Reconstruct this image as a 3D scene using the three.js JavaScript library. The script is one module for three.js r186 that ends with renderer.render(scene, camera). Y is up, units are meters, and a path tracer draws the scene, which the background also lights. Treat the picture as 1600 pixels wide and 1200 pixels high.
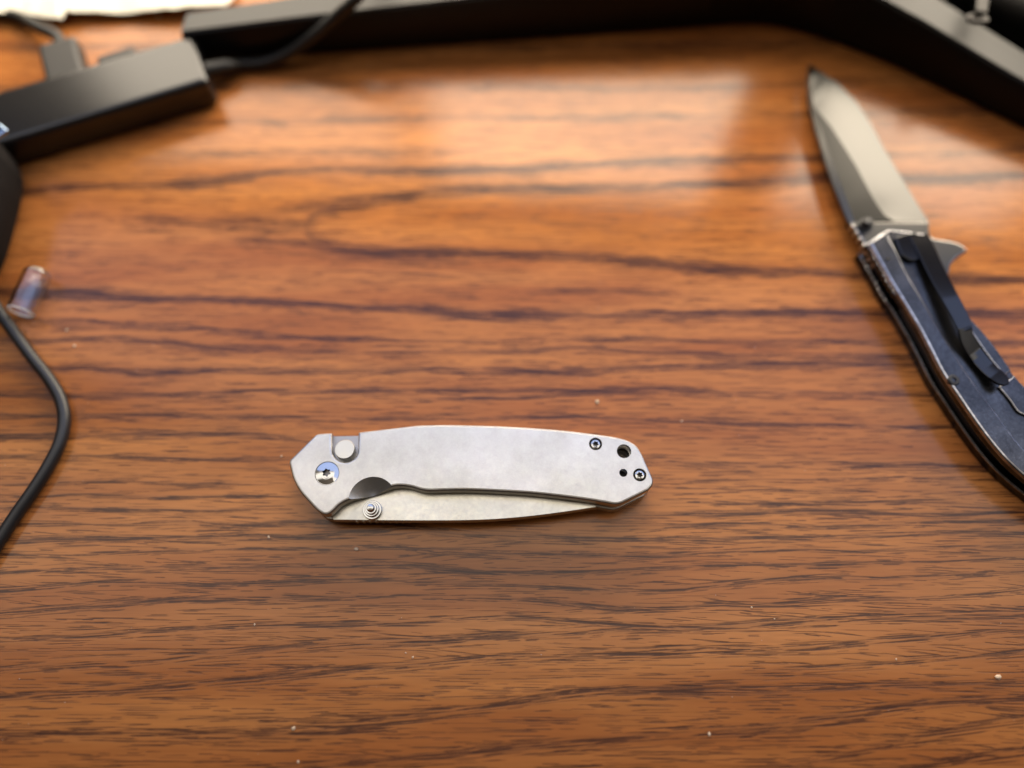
import * as THREE from 'three';
import { mergeGeometries, toCreasedNormals, mergeVertices } from 'three/addons/utils/BufferGeometryUtils.js';
import { RoundedBoxGeometry } from 'three/addons/geometries/RoundedBoxGeometry.js';
import { RectAreaLightUniformsLib } from 'three/addons/lights/RectAreaLightUniformsLib.js';
import { Brush, Evaluator, SUBTRACTION } from 'three-bvh-csg';

// ------------------------------------------------------------------ camera
const scene = new THREE.Scene();
const CAM_H = 0.221, PITCH = 68.4 * Math.PI / 180, F = 1200;
const camera = new THREE.PerspectiveCamera(2 * Math.atan(600 / F) * 180 / Math.PI, 4 / 3, 0.01, 20);
camera.position.set(0, CAM_H, 0);
camera.rotation.x = -PITCH;
camera.focus = 0.213;
camera.userData.fStop = 2.45;
// ------------------------------------------------------------------ light and exposure
const renderer = new THREE.WebGLRenderer({ antialias: true });
renderer.toneMapping = THREE.LinearToneMapping;
renderer.toneMappingExposure = 1.0;
renderer.shadowMap.enabled = true;
RectAreaLightUniformsLib.init();
scene.background = new THREE.Color().setRGB(0.02, 0.017, 0.014);
const CEIL_GLOW = 2.05, CEIL_COL = [1.0, 0.93, 0.82];
const WALL_GLOW = 12.5, WALL_COL = [1.0, 0.87, 0.69];
const SCREEN_GLOW = 1.7, SCREEN_COL = [0.46, 0.60, 1.0];

// ------------------------------------------------------------------ helpers
const RIGHT = new THREE.Vector3(1, 0, 0), FWD = new THREE.Vector3(0, -Math.sin(PITCH), -Math.cos(PITCH)), UPV = new THREE.Vector3(0, Math.cos(PITCH), -Math.sin(PITCH));
// where the line of sight through a photograph pixel meets the level plane y = h
function at(px, py, h = 0) {
  const d = FWD.clone().addScaledVector(RIGHT, (px - 800) / F).addScaledVector(UPV, -(py - 600) / F);
  const t = (h - CAM_H) / d.y;
  return new THREE.Vector3(d.x * t, h, d.z * t);
}
let seed = 7;
function rnd() { seed = (seed * 1664525 + 1013904223) >>> 0; return seed / 4294967296; }
function hash(ix, iy, s) {
  let h = Math.imul(ix, 374761393) ^ Math.imul(iy, 668265263) ^ Math.imul(s, 2246822519);
  h = Math.imul(h ^ (h >>> 13), 1274126177); h ^= h >>> 16;
  return (h >>> 0) / 4294967296;
}
function noise(x, y, s = 0) {
  const ix = Math.floor(x), iy = Math.floor(y); let fx = x - ix, fy = y - iy;
  fx = fx * fx * (3 - 2 * fx); fy = fy * fy * (3 - 2 * fy);
  const a = hash(ix, iy, s), b = hash(ix + 1, iy, s), c = hash(ix, iy + 1, s), d = hash(ix + 1, iy + 1, s);
  return a + (b - a) * fx + (c - a) * fy + (a - b - c + d) * fx * fy;
}
function fbm(x, y, s, n) { let v = 0, a = 0.5, t = 0; for (let i = 0; i < n; i++) { v += a * noise(x, y, s + i); t += a; a *= 0.5; x *= 2; y *= 2; } return v / t; }

const origins = new WeakMap(), taken = {};
function numbered(name) { const k = taken[name] = (taken[name] ?? -1) + 1; return k ? `${name}_${String(k).padStart(3, '0')}` : name; }
function thing(name, label, category, pos, group) {
  const o = new THREE.Group(); o.name = numbered(name); o.position.copy(pos); scene.add(o);
  o.userData = { label, category }; if (group) o.userData.group = group;
  origins.set(o, pos.clone()); return o;
}
// a mesh from geometry given in world coordinates, hung under its thing (or under a part of it)
function part(name, geo, m, parent) {
  const o = origins.get(parent) ?? new THREE.Vector3();
  const g = geo.clone(); g.translate(-o.x, -o.y, -o.z);
  const mesh = new THREE.Mesh(g, m); mesh.name = name; mesh.castShadow = mesh.receiveShadow = true;
  parent.add(mesh); origins.set(mesh, o); return mesh;
}
function structure(name, geo, m) {
  const mesh = new THREE.Mesh(geo, m); mesh.name = name; mesh.userData.kind = 'structure'; mesh.castShadow = mesh.receiveShadow = true; scene.add(mesh); return mesh;
}
function std(rgb, roughness, metalness = 0, extra = {}) {
  const m = new THREE.MeshPhysicalMaterial({ roughness, metalness, side: THREE.DoubleSide, ...extra }); m.color.setRGB(...rgb); return m;
}
function dataTex(w, h, fill, srgb, repeat) {
  const d = new Uint8Array(w * h * 4);
  fill(d, w, h);
  const t = new THREE.DataTexture(d, w, h); t.magFilter = t.minFilter = THREE.LinearFilter; t.wrapS = t.wrapT = THREE.RepeatWrapping;
  if (srgb) t.colorSpace = THREE.SRGBColorSpace;
  if (repeat) { t.repeat.set(repeat, repeat); t.offset.set(0.5, 0.25); t.wrapS = t.wrapT = THREE.MirroredRepeatWrapping; }
  t.needsUpdate = true; return t;
}
// smooth runs: each inner array is a curve of pixels, the joins between arrays are corners
function path(runs, h, closed = true) {
  const out = [];
  for (const run of runs) {
    const p = run.map(([x, y]) => at(x, y, h));
    if (p.length < 3) { out.push(...p); continue; }
    const c = new THREE.CatmullRomCurve3(p, false, 'centripetal');
    out.push(...c.getPoints((p.length - 1) * 6));
  }
  const res = []; for (const p of out) if (!res.length || res[res.length - 1].distanceTo(p) > 5e-5) res.push(p);
  if (closed && res[0].distanceTo(res[res.length - 1]) < 5e-5) res.pop();
  return res;
}
function circlePts(c, r, n = 40) { return Array.from({ length: n }, (_, i) => new THREE.Vector3(c.x + r * Math.cos(i / n * 2 * Math.PI), c.y, c.z + r * Math.sin(i / n * 2 * Math.PI))); }
// an upright plate from a closed outline (x, z), between two heights, with bevelled rims
function plate(pts, y0, y1, bevel = 0, holes = [], crease = 0.2, seg = 3) {
  const s = new THREE.Shape(pts.map((p) => new THREE.Vector2(p.x, -p.z)));
  for (const h of holes) s.holes.push(new THREE.Path(h.map((p) => new THREE.Vector2(p.x, -p.z))));
  let g = new THREE.ExtrudeGeometry(s, { depth: y1 - y0 - 2 * bevel, bevelEnabled: bevel > 0, bevelThickness: bevel, bevelSize: bevel, bevelOffset: -bevel, bevelSegments: seg, curveSegments: 8 });
  g.rotateX(-Math.PI / 2); g.translate(0, y0 + bevel, 0);
  return toCreasedNormals(g, crease);
}
function shift(pts, v) { return pts.map((p) => p.clone().add(v)); }
function csg(a, b) {
  const ev = new Evaluator(); ev.useGroups = false; ev.attributes = ['position', 'normal', 'uv'];
  const A = new Brush(a), B = new Brush(b); A.updateMatrixWorld(); B.updateMatrixWorld();
  return ev.evaluate(A, B, SUBTRACTION).geometry;
}
function lathe(profile, c, n = 48) { const g = new THREE.LatheGeometry(profile.map(([r, y]) => new THREE.Vector2(Math.max(r, 1e-6), y)), n); g.translate(c.x, c.y, c.z); return g; }
function tube(points, r, n = 80, tension = 0.5) { return new THREE.TubeGeometry(new THREE.CatmullRomCurve3(points, false, 'centripetal', tension), n, r, 16, false); }
function star(c, r) { return Array.from({ length: 48 }, (_, i) => { const a = i / 48 * 2 * Math.PI, q = r * (1 + 0.17 * Math.cos(6 * a)); return new THREE.Vector3(c.x + q * Math.cos(a + 0.3), c.y, c.z + q * Math.sin(a + 0.3)); }); }
const mm = 0.001;

// ------------------------------------------------------------------ desk
// dark growth bands of the wood, read from the photograph and laid out in desk metres: [points, width px, darkness]
const BANDS = [
  [[[-200, 305], [34, 296], [120, 290], [206, 289], [296, 287], [361, 278], [430, 268], [550, 265], [687, 265], [797, 265], [877, 258], [1031, 253], [1187, 246], [1400, 240], [1700, 228]], 5, 0.5],
  [[[475, 357], [482, 342], [498, 330], [550, 311], [601, 306], [694, 294], [859, 292], [911, 294], [1100, 287], [1256, 278], [1420, 280], [1700, 272]], 6, 0.8],
  [[[475, 357], [484, 368], [498, 377], [522, 391], [584, 392], [825, 395], [928, 399], [997, 407], [1100, 418], [1136, 423], [1325, 428], [1565, 437], [1700, 440]], 6, 0.8],
  [[[190, 345], [300, 348], [400, 345], [478, 352]], 15, 0.42], [[[440, 350], [474, 355], [500, 353]], 10, 0.4], [[[330, 372], [420, 376], [500, 384], [620, 402], [760, 412]], 9, 0.34],
  [[[420, 325], [480, 318], [550, 309]], 9, 0.3], [[[560, 420], [690, 428], [800, 430]], 8, 0.18], [[[790, 457], [880, 452], [980, 454], [1100, 462]], 5, 0.26],
  [[[-200, 452], [117, 457], [172, 462], [275, 464], [378, 471], [481, 476], [550, 483], [653, 485], [687, 493], [894, 493], [1100, 490], [1309, 487], [1560, 490], [1700, 492]], 6, 0.68],
  [[[-200, 492], [96, 501], [240, 506], [309, 511], [395, 519], [481, 525], [550, 530], [655, 531], [878, 529], [981, 526], [1050, 529], [1206, 531], [1378, 531], [1700, 534]], 5, 0.55],
  [[[-200, 522], [27, 528], [172, 528], [258, 533], [309, 543], [395, 545], [550, 550], [637, 550], [775, 550], [912, 546], [1050, 552], [1309, 552], [1700, 556]], 5, 0.6],
  [[[-200, 570], [86, 573], [137, 571], [172, 578], [309, 578], [395, 581], [550, 578], [637, 576], [740, 577], [878, 579], [1050, 575], [1189, 569], [1275, 566], [1395, 571], [1700, 575]], 6, 0.68],
  [[[-200, 610], [0, 612], [137, 616], [292, 614], [395, 612], [550, 611], [655, 610], [809, 608], [964, 610], [1050, 608], [1120, 612], [1292, 612], [1412, 616], [1700, 620]], 6, 0.72],
  [[[600, 622], [700, 621], [809, 619], [860, 622]], 4, 0.6],
  [[[-200, 647], [0, 648], [120, 647], [206, 648], [309, 650], [447, 652], [534, 656], [706, 655], [912, 650], [1016, 655], [1172, 662], [1344, 664], [1700, 668]], 5, 0.62],
  [[[-200, 688], [0, 683], [137, 678], [258, 679], [378, 679], [447, 683], [700, 695], [1000, 721], [1137, 727], [1309, 727], [1700, 735]], 6, 0.6],
  [[[-200, 716], [34, 715], [137, 714], [241, 715], [344, 714], [447, 715]], 4, 0.6],
  [[[-200, 757], [170, 755], [310, 757], [447, 755]], 4, 0.45], [[[-200, 778], [0, 774], [172, 769], [292, 774], [430, 772]], 4, 0.55], [[[-200, 796], [0, 794], [172, 793], [326, 795], [430, 793]], 4, 0.55],
  [[[1010, 749], [1150, 748], [1310, 745], [1480, 748], [1700, 752]], 3, 0.5], [[[1010, 770], [1170, 768], [1350, 769], [1530, 770], [1700, 776]], 3, 0.55], [[[1000, 786], [1180, 786], [1280, 783], [1440, 786], [1600, 793]], 4, 0.5],
  [[[1000, 803], [1170, 803], [1300, 801], [1470, 799], [1700, 796]], 4, 0.65], [[[1000, 823], [1110, 820], [1250, 818], [1560, 812], [1700, 810]], 4, 0.55],
  [[[-200, 822], [0, 820], [190, 822], [275, 815], [378, 818], [550, 812], [750, 835], [1000, 844], [1150, 841], [1340, 839], [1500, 832], [1700, 829]], 4, 0.6],
  [[[-200, 850], [0, 846], [137, 844], [206, 841], [326, 839], [447, 839], [550, 832], [620, 838]], 5, 0.6],
  [[[-200, 866], [0, 865], [103, 868], [240, 861], [378, 860], [550, 853], [800, 866], [1000, 865], [1190, 860], [1320, 861], [1500, 852], [1700, 845]], 4, 0.55],
  [[[-200, 905], [0, 896], [137, 889], [275, 887], [447, 884], [550, 880], [800, 893], [1000, 893], [1130, 884], [1375, 880], [1600, 872], [1700, 868]], 4, 0.58],
  [[[-200, 930], [0, 922], [137, 913], [275, 913], [412, 906], [550, 903], [760, 908], [1000, 921], [1225, 906], [1450, 902], [1600, 895], [1700, 892]], 5, 0.58],
  [[[-200, 966], [0, 956], [103, 949], [240, 939], [378, 937], [550, 934], [760, 937], [1000, 949], [1225, 942], [1375, 934], [1600, 921], [1700, 918]], 5, 0.6],
  [[[-200, 1007], [0, 997], [200, 985], [400, 975], [650, 970], [800, 962], [1040, 977], [1260, 966], [1450, 957], [1700, 945]], 5, 0.55],
  [[[-200, 1060], [0, 1045], [200, 1037], [300, 1025], [450, 1012], [600, 1007], [750, 995], [1050, 982], [1200, 975], [1700, 955]], 7, 0.5],
  [[[-200, 1105], [0, 1090], [200, 1077], [350, 1062], [475, 1050], [575, 1045], [750, 1030], [1000, 1021], [1200, 1012], [1350, 1000], [1600, 980], [1700, 976]], 7, 0.52],
  [[[1150, 1050], [1250, 1040], [1500, 1025], [1700, 1010]], 5, 0.4],
  [[[-200, 1150], [0, 1147], [200, 1147], [400, 1145], [500, 1140], [600, 1125], [725, 1110], [800, 1100], [900, 1081], [1050, 1075], [1200, 1075], [1300, 1070], [1700, 1060]], 11, 0.5],
  [[[250, 1124], [400, 1120], [560, 1113], [680, 1102]], 6, 0.3],
  [[[-200, 1235], [300, 1215], [550, 1190], [700, 1180], [800, 1168], [1000, 1155], [1150, 1140], [1300, 1120], [1450, 1100], [1700, 1085]], 10, 0.55],
  [[[900, 1250], [1200, 1205], [1300, 1185], [1400, 1155], [1600, 1120], [1700, 1108]], 10, 0.45],
  [[[-200, 1290], [300, 1265], [800, 1235], [1200, 1225], [1700, 1160]], 10, 0.45],
  [[[190, 245], [400, 240], [550, 236], [800, 232]], 5, 0.25], [[[-200, 205], [400, 190], [900, 182], [1700, 170]], 5, 0.3], [[[-200, 140], [500, 132], [1000, 138], [1700, 110]], 5, 0.28], [[[-200, 70], [600, 75], [1700, 60]], 6, 0.3],
];
const TX0 = -0.24, TX1 = 0.24, TZ0 = -0.30, TZ1 = 0.06, TZM = -0.14;
// how dark the growth bands are on a grid over part of the desk
function bandField(z0, z1, TW, TH) {
  const dark = new Float32Array(TW * TH), ux = TW / (TX1 - TX0), uz = TH / (z1 - z0);
  BANDS.forEach(([pts, wpx0, a0], bi) => {
    const far = pts[0][1] < 470, a = Math.min(0.95, a0 * (far ? 1.5 : 1.05)), wpx = wpx0 * (far ? 1.8 : 1.25);
    const w = pts.map(([x, y]) => { const p = at(x, y), q = at(x, y + wpx); return [p.x, p.z, Math.abs(q.z - p.z)]; });
    for (let k = 0; k + 1 < w.length; k++) {
      const [x0, za, s0] = w[k], [x1, zb, s1] = w[k + 1];
      let c0 = Math.floor((x0 - TX0) * ux), c1 = Math.ceil((x1 - TX0) * ux);
      if (k === 0 && pts[0][0] < 0) c0 = 0; if (k + 2 === w.length && pts[pts.length - 1][0] > 1600) c1 = TW; // endless at the sides
      for (let c = Math.max(0, c0); c < Math.min(TW, c1); c++) {
        const x = TX0 + c / ux, t = (x - x0) / (x1 - x0), tc = Math.min(1, Math.max(0, t)), e = tc * tc * (3 - 2 * tc) * 0.6 + tc * 0.4;
        let zc = za + (zb - za) * e, sg = (s0 + (s1 - s0) * tc) * 0.66;
        zc += (noise(x * 60, bi * 3.7, 11) - 0.5) * 0.0009 + (noise(x * 24, bi * 9.1, 12) - 0.5) * 0.0012;
        let ends = 1;
        if (k === 0 && pts[0][0] > 0) ends = Math.min(1, tc * 1.6 + 0.25); if (k + 2 === w.length && pts[pts.length - 1][0] < 1600) ends *= Math.min(1, (1 - tc) * 1.6);
        const amp = a * ends * (0.45 + 0.9 * noise(x * 45, bi * 5.3, 13)); sg *= 0.7 + 0.7 * noise(x * 36, bi * 2.9, 14);
        const r0 = Math.max(0, Math.floor((zc - 3 * sg - z0) * uz)), r1 = Math.min(TH - 1, Math.ceil((zc + 3 * sg - z0) * uz));
        for (let r = r0; r <= r1; r++) {
          const dz = (z0 + r / uz - zc) / sg, v = amp * Math.exp(-dz * dz * (dz < 0 ? 1.6 : 0.7)); // early wood: sharp on one side, fading on the other
          const q = r * TW + c; dark[q] = 1 - (1 - dark[q]) * (1 - v);
        }
      }
    }
  });
  return dark;
}
// pores: short dark strokes, thick in the bands and scattered between them, in metres
const PORES = [];
{
  const W = 1024, H = 2048, dark = bandField(TZ0, TZ1, W, H), ux = W / (TX1 - TX0), uz = H / (TZ1 - TZ0);
  seed = 99;
  for (let n = 0; n < 230000; n++) {
    const c = Math.floor(rnd() * W), r = Math.floor(rnd() * H), d = dark[r * W + c];
    if (rnd() > 0.125 + 0.62 * d) continue;
    let slope = 0, s0 = 0, s1 = 0, m0 = 0, m1 = 0;
    for (let q = -14; q <= 14; q++) { const rr = Math.min(H - 1, Math.max(0, r + q)), a = dark[rr * W + Math.max(0, c - 20)], b = dark[rr * W + Math.min(W - 1, c + 20)]; s0 += a; m0 += a * q; s1 += b; m1 += b * q; }
    if (s0 > 1.5 && s1 > 1.5) slope = Math.max(-0.12, Math.min(0.12, (m1 / s1 - m0 / s0) / uz / (40 / ux)));
    PORES.push([TX0 + (c + rnd()) / ux, TZ0 + (r + rnd()) / uz, (0.0035 + 0.014 * Math.pow(rnd(), 1.7)) * (1 + 0.4 * d), 0.000065 + 0.00009 * rnd() * (0.8 + 0.5 * d), (0.55 + 0.45 * rnd()) * (0.9 + 0.1 * d), slope, rnd() * 100]);
  }
}
function woodMaterial(z0, z1) {
  const TW = 2048, TH = 2048, dark = bandField(z0, z1, TW, TH), pore = new Float32Array(TW * TH), ux = TW / (TX1 - TX0), uz = TH / (z1 - z0);
  for (const [px, pz, plen, pth, str, slope, ph] of PORES) {
    const c = Math.floor((px - TX0) * ux), len = plen * ux, r = (pz - z0) * uz;
    if (r < -60 || r > TH + 60) continue;
    for (let k = 0; k < len; k++) {
      const cc = c + k; if (cc >= TW) break;
      const t = k / len, e = Math.min(1, Math.min(t, 1 - t) * 6), zc = r + (slope * k / ux + (noise(k * 0.02, ph, 21) - 0.5) * 0.0003) * uz;
      const th = Math.max(0.7, pth * uz * (0.6 + 0.8 * noise(k * 0.06, ph, 22)) * (0.5 + 0.5 * e)), s = str * e * (0.65 + 0.5 * noise(k * 0.05, ph, 23)), R = Math.ceil(th * 2);
      for (let q = Math.floor(zc - R); q <= zc + R; q++) { if (q < 0 || q >= TH) continue; const dz = (q - zc) / th, v = s * Math.exp(-dz * dz * dz * dz); const i = q * TW + cc; if (v > 0.01) pore[i] = 1 - (1 - pore[i]) * (1 - v); }
    }
  }
  const col = new Uint8Array(TW * TH * 4), bump = new Uint8Array(TW * TH * 4), rough = new Uint8Array(TW * TH * 4);
  const enc = new Uint8Array(4097); for (let i = 0; i <= 4096; i++) { const v = i / 4096; enc[i] = Math.round(255 * (v <= 0.0031308 ? v * 12.92 : 1.055 * Math.pow(v, 1 / 2.4) - 0.055)); }
  const A = [0.440, 0.168, 0.045], B = [0.315, 0.104, 0.026], D = [0.100, 0.041, 0.024], P = [0.038, 0.014, 0.010];
  for (let r = 0; r < TH; r++) {
    const z = z0 + r / uz, bandTone = 0.46 + 0.34 * Math.min(1, Math.max(0, (-0.115 - z) / 0.05)); // the figure is bolder in the arch than in the straight grain
    for (let c = 0; c < TW; c++) {
      const x = TX0 + c / ux, i = r * TW + c;
      const m = fbm(x * 14, z * 120, 31, 3), f = noise(x * 90, z * 1700, 41), f2 = noise(x * 260, z * 3600, 42);
      const g = Math.min(1, Math.max(0, (m - 0.28) * 2.1)), fine = 0.87 + 0.16 * f + 0.10 * f2;
      const d = Math.min(1, dark[i] * (0.6 + 0.75 * noise(x * 110, z * 2300, 51))), p = Math.min(0.92, pore[i]);
      for (let k = 0; k < 3; k++) {
        let v = (A[k] + (B[k] - A[k]) * g) * fine; v += (D[k] - v) * Math.min(0.82, d * bandTone); v += (P[k] - v) * p;
        col[i * 4 + k] = enc[Math.round(v * 4096)];
      }
      col[i * 4 + 3] = 255;
      bump[i * 4] = bump[i * 4 + 1] = bump[i * 4 + 2] = 210 - 120 * p - 30 * d + 26 * (f2 - 0.5); bump[i * 4 + 3] = 255;
      rough[i * 4] = rough[i * 4 + 1] = rough[i * 4 + 2] = Math.min(255, 150 + 40 * fbm(x * 60, z * 60, 61, 3) + 40 * p); rough[i * 4 + 3] = 255;
    }
  }
  const mk = (d, srgb) => { const t = new THREE.DataTexture(d, TW, TH); t.magFilter = t.minFilter = THREE.LinearFilter; t.wrapS = t.wrapT = THREE.MirroredRepeatWrapping; if (srgb) t.colorSpace = THREE.SRGBColorSpace; t.needsUpdate = true; return t; };
  return new THREE.MeshPhysicalMaterial({ map: mk(col, true), bumpMap: mk(bump), bumpScale: 0.00002, roughnessMap: mk(rough), roughness: 0.26, ior: 1.5, specularIntensity: 0.55 });
}
{
  // one slab; its material is computed in a far and a near half for finer grain
  const slab = (za, zb, z0, z1) => { const g = new THREE.BoxGeometry(1.5, 0.026, zb - za); g.translate(0, -0.013, (za + zb) / 2); const p = g.attributes.position, uv = g.attributes.uv; for (let i = 0; i < p.count; i++) uv.setXY(i, (p.getX(i) - TX0) / (TX1 - TX0), (p.getZ(i) - z0) / (z1 - z0)); g.clearGroups(); return g; };
  const g = mergeGeometries([slab(-0.52, TZM, TZ0, TZM), slab(TZM, 0.22, TZM, TZ1)], true);
  structure('desk_top', g, [woodMaterial(TZ0, TZM), woodMaterial(TZM, TZ1)]);
}
// ------------------------------------------------------------------ what stands beyond the frame and shows in the polished surfaces
const creamWall = std([0.62, 0.55, 0.45], 0.9);
{ const g = new THREE.BoxGeometry(4, 2.4, 0.08); g.translate(0, 0.45, -0.57); structure('wall', g, creamWall); }
{ const g = new THREE.BoxGeometry(4, 0.06, 2.4); g.translate(0, 1.60, -0.53 + 1.2); structure('ceiling', g, std([0.7, 0.66, 0.6], 0.9)); }
function glow(col, s) { const m = new THREE.MeshStandardMaterial({ roughness: 0.6 }); m.color.setRGB(0.6, 0.6, 0.6); m.emissive.setRGB(...col); m.emissiveIntensity = s; return m; }
{
  const t = thing('ceiling_light', 'wide flat warm white diffuser panel on the ceiling above the desk', 'ceiling light', new THREE.Vector3(0.05, 1.57, -0.29));
  const W = 3.2, H = 0.46;
  const f = new RoundedBoxGeometry(W + 0.04, 0.03, H + 0.04, 2, 0.008); f.translate(0.05, 1.553, -0.29); part('frame', f, std([0.6, 0.6, 0.58], 0.5), t);
  const d = new THREE.BoxGeometry(W, 0.006, H); d.translate(0.05, 1.5345, -0.29); part('diffuser', d, glow(CEIL_COL, CEIL_GLOW * 0.12), t);
  const l = new THREE.RectAreaLight(new THREE.Color().setRGB(...CEIL_COL), CEIL_GLOW, W, H); l.name = 'ceiling_panel_light'; l.position.set(0, 1.529 - 1.57, 0); l.rotation.x = -Math.PI / 2; t.add(l);
}
function wallLight(label, x, W, H, strength) {
  const c = new THREE.Vector3(x, 0.30, -0.53), t = thing('wall_light', label, 'wall light', c, 'wall lights behind the monitor');
  const b = new RoundedBoxGeometry(W + 0.02, H + 0.02, 0.03, 2, 0.006); b.translate(c.x, c.y, c.z + 0.015); part('back_plate', b, std([0.5, 0.5, 0.48], 0.5), t);
  const d = new THREE.BoxGeometry(W, H, 0.008); d.translate(c.x, c.y, c.z + 0.035); part('diffuser', d, glow(WALL_COL, strength * 0.12), t);
  const l = new THREE.RectAreaLight(new THREE.Color().setRGB(...WALL_COL), strength, W, H); l.name = 'wall_panel_light'; l.position.set(0, 0, 0.041); l.rotation.y = Math.PI; t.add(l);
}
wallLight('long bright warm frosted wall light behind the monitor', 0.235, 0.62, 0.46, WALL_GLOW);
wallLight('short dimmer warm frosted wall light behind the hub box', -0.23, 0.25, 0.46, WALL_GLOW * 0.62);
const blackPlastic = std([0.005, 0.005, 0.0052], 0.4, 0, { specularIntensity: 0.35 }), matteBlack = std([0.008, 0.0078, 0.0078], 0.5);
// ------------------------------------------------------------------ monitor on its V foot
{
  const apex = at(1172, 22, 0), base = apex.clone();
  const t = thing('monitor', 'wide monitor with black V shaped foot at the back of the desk', 'monitor', base);
  const foot = [];
  // a wing: top edge falls outwards; px of the front edge, its height, and how deep the top is
  function wing(front, back, heights) {
    const n = front.length, pos = [], idx = [];
    const ring = (i) => {
      const h = heights[i], f = front[i], b = back[i], dir = b.clone().sub(f).setY(0), L = dir.length(); dir.normalize();
      const P = (s, y) => [f.x + dir.x * s, y, f.z + dir.z * s];
      return [P(0.0006, 0.0006), P(0, 0.0016), P(0, h - 0.0012), P(0.0004, h - 0.0004), P(0.0012, h), P(L - 0.001, h), P(L, h - 0.001), P(L, 0.001)];
    };
    const rows = []; for (let i = 0; i < n; i++) rows.push(ring(i));
    const K = rows[0].length;
    rows.forEach((r) => r.forEach((p) => pos.push(...p)));
    for (let i = 0; i + 1 < n; i++) for (let k = 0; k < K; k++) { const a = i * K + k, b = i * K + (k + 1) % K, c = a + K, d = b + K; idx.push(a, b, c, b, d, c); }
    for (const e of [0, n - 1]) for (let k = 1; k + 1 < K; k++) idx.push(e * K, e * K + k, e * K + k + 1);
    const g = new THREE.BufferGeometry(); g.setAttribute('position', new THREE.Float32BufferAttribute(pos, 3)); g.setIndex(idx);
    return toCreasedNormals(g.toNonIndexed(), 0.5);
  }
  const capGrey = std([0.06, 0.06, 0.059], 0.5, 0, { specularIntensity: 0.6 });
  function cap(front, back, heights) { // thin grey trim along the top of a wing
    const pos = [], idx = [], K = 4; front.forEach((f, i) => { const b = back[i], h = heights[i], d = b.clone().sub(f).setY(0).normalize(); const q = f.clone().addScaledVector(d, 0.0012), e = b.clone().addScaledVector(d, -0.001); for (const [p, y] of [[q, h - 0.0004], [q, h + 0.0006], [e, h + 0.0006], [e, h - 0.0004]]) pos.push(p.x, y, p.z); });
    for (let i = 0; i + 1 < front.length; i++) for (let k = 0; k < K; k++) { const a = i * K + k, b = i * K + (k + 1) % K; idx.push(a, b, a + K, b, b + K, a + K); }
    for (const e of [0, front.length - 1]) idx.push(e * K, e * K + 1, e * K + 2, e * K, e * K + 2, e * K + 3);
    const g = new THREE.BufferGeometry(); g.setAttribute('position', new THREE.Float32BufferAttribute(pos, 3)); g.setIndex(idx); return toCreasedNormals(g.toNonIndexed(), 0.3);
  }
  const F0 = [[306, 101], [480, 88], [700, 73], [880, 61], [1020, 51], [1100, 45]].map(([x, y]) => at(x, y));
  const H0 = [14, 16.5, 19.5, 22, 24.5, 26].map((v) => v * mm);
  const away = new THREE.Vector3(0.11, 0, -1).normalize();
  const B0 = F0.map((p, i) => p.clone().addScaledVector(away, (10.5 + i * 1.5) * mm));
  part('top_trim', cap(F0, B0, H0), capGrey, part('foot_wing', wing(F0, B0, H0), blackPlastic, t));
  const F1 = [[1240, 50], [1300, 68], [1400, 108], [1500, 156], [1600, 205], [1720, 266]].map(([x, y]) => at(x, y));
  const H1 = [26, 24, 20.5, 17.5, 15.2, 12.5].map((v) => v * mm), away1 = new THREE.Vector3(0.52, 0, -0.85).normalize();
  const B1 = F1.map((p, i) => p.clone().addScaledVector(away1, (16 - i * 0.8) * mm));
  part('top_trim', cap(F1, B1, H1), capGrey, part('foot_wing', wing(F1, B1, H1), blackPlastic, t));
  // rounded hub where the wings meet
  const hubPts = path([[[1098, 45.2], [1140, 41.5], [1180, 40], [1215, 44], [1242, 50.6]], [[1300, -60], [1262, -75]], [[1120, -75], [1080, -20]]], 0);
  part('foot_hub', plate(hubPts, 0.0004, 0.0268, 0.0012), blackPlastic, t);
  const nc = at(1345, -14, 0.02);
  const neck = new RoundedBoxGeometry(0.034, 0.34, 0.026, 3, 0.008); neck.rotateY(-0.12); neck.translate(nc.x, 0.02 + 0.17, nc.z - 0.022);
  part('neck', neck, blackPlastic, t);
  const W = 0.88, Hh = 0.37, cx = nc.x - 0.075, cy = 0.15 + Hh / 2, cz = nc.z + 0.004, th = -0.10;
  const put = (g) => { g.rotateY(th); g.translate(cx, cy, cz); return g; };
  const bz = new RoundedBoxGeometry(W + 0.024, Hh + 0.055, 0.012, 2, 0.004); bz.translate(0, -0.018, -0.005); part('housing', put(bz), matteBlack, t);
  const sc = new THREE.BoxGeometry(W, Hh, 0.001); sc.translate(0, 0, 0.0016); part('screen', put(sc), glow(SCREEN_COL, SCREEN_GLOW * 0.12), t);
  const l = new THREE.RectAreaLight(new THREE.Color().setRGB(...SCREEN_COL), SCREEN_GLOW, W, Hh); l.name = 'screen_light';
  l.position.set(cx - base.x + Math.sin(th) * 0.0035, cy, cz - base.z + Math.cos(th) * 0.0035); l.rotation.y = Math.PI + th; t.add(l);
}

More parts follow.
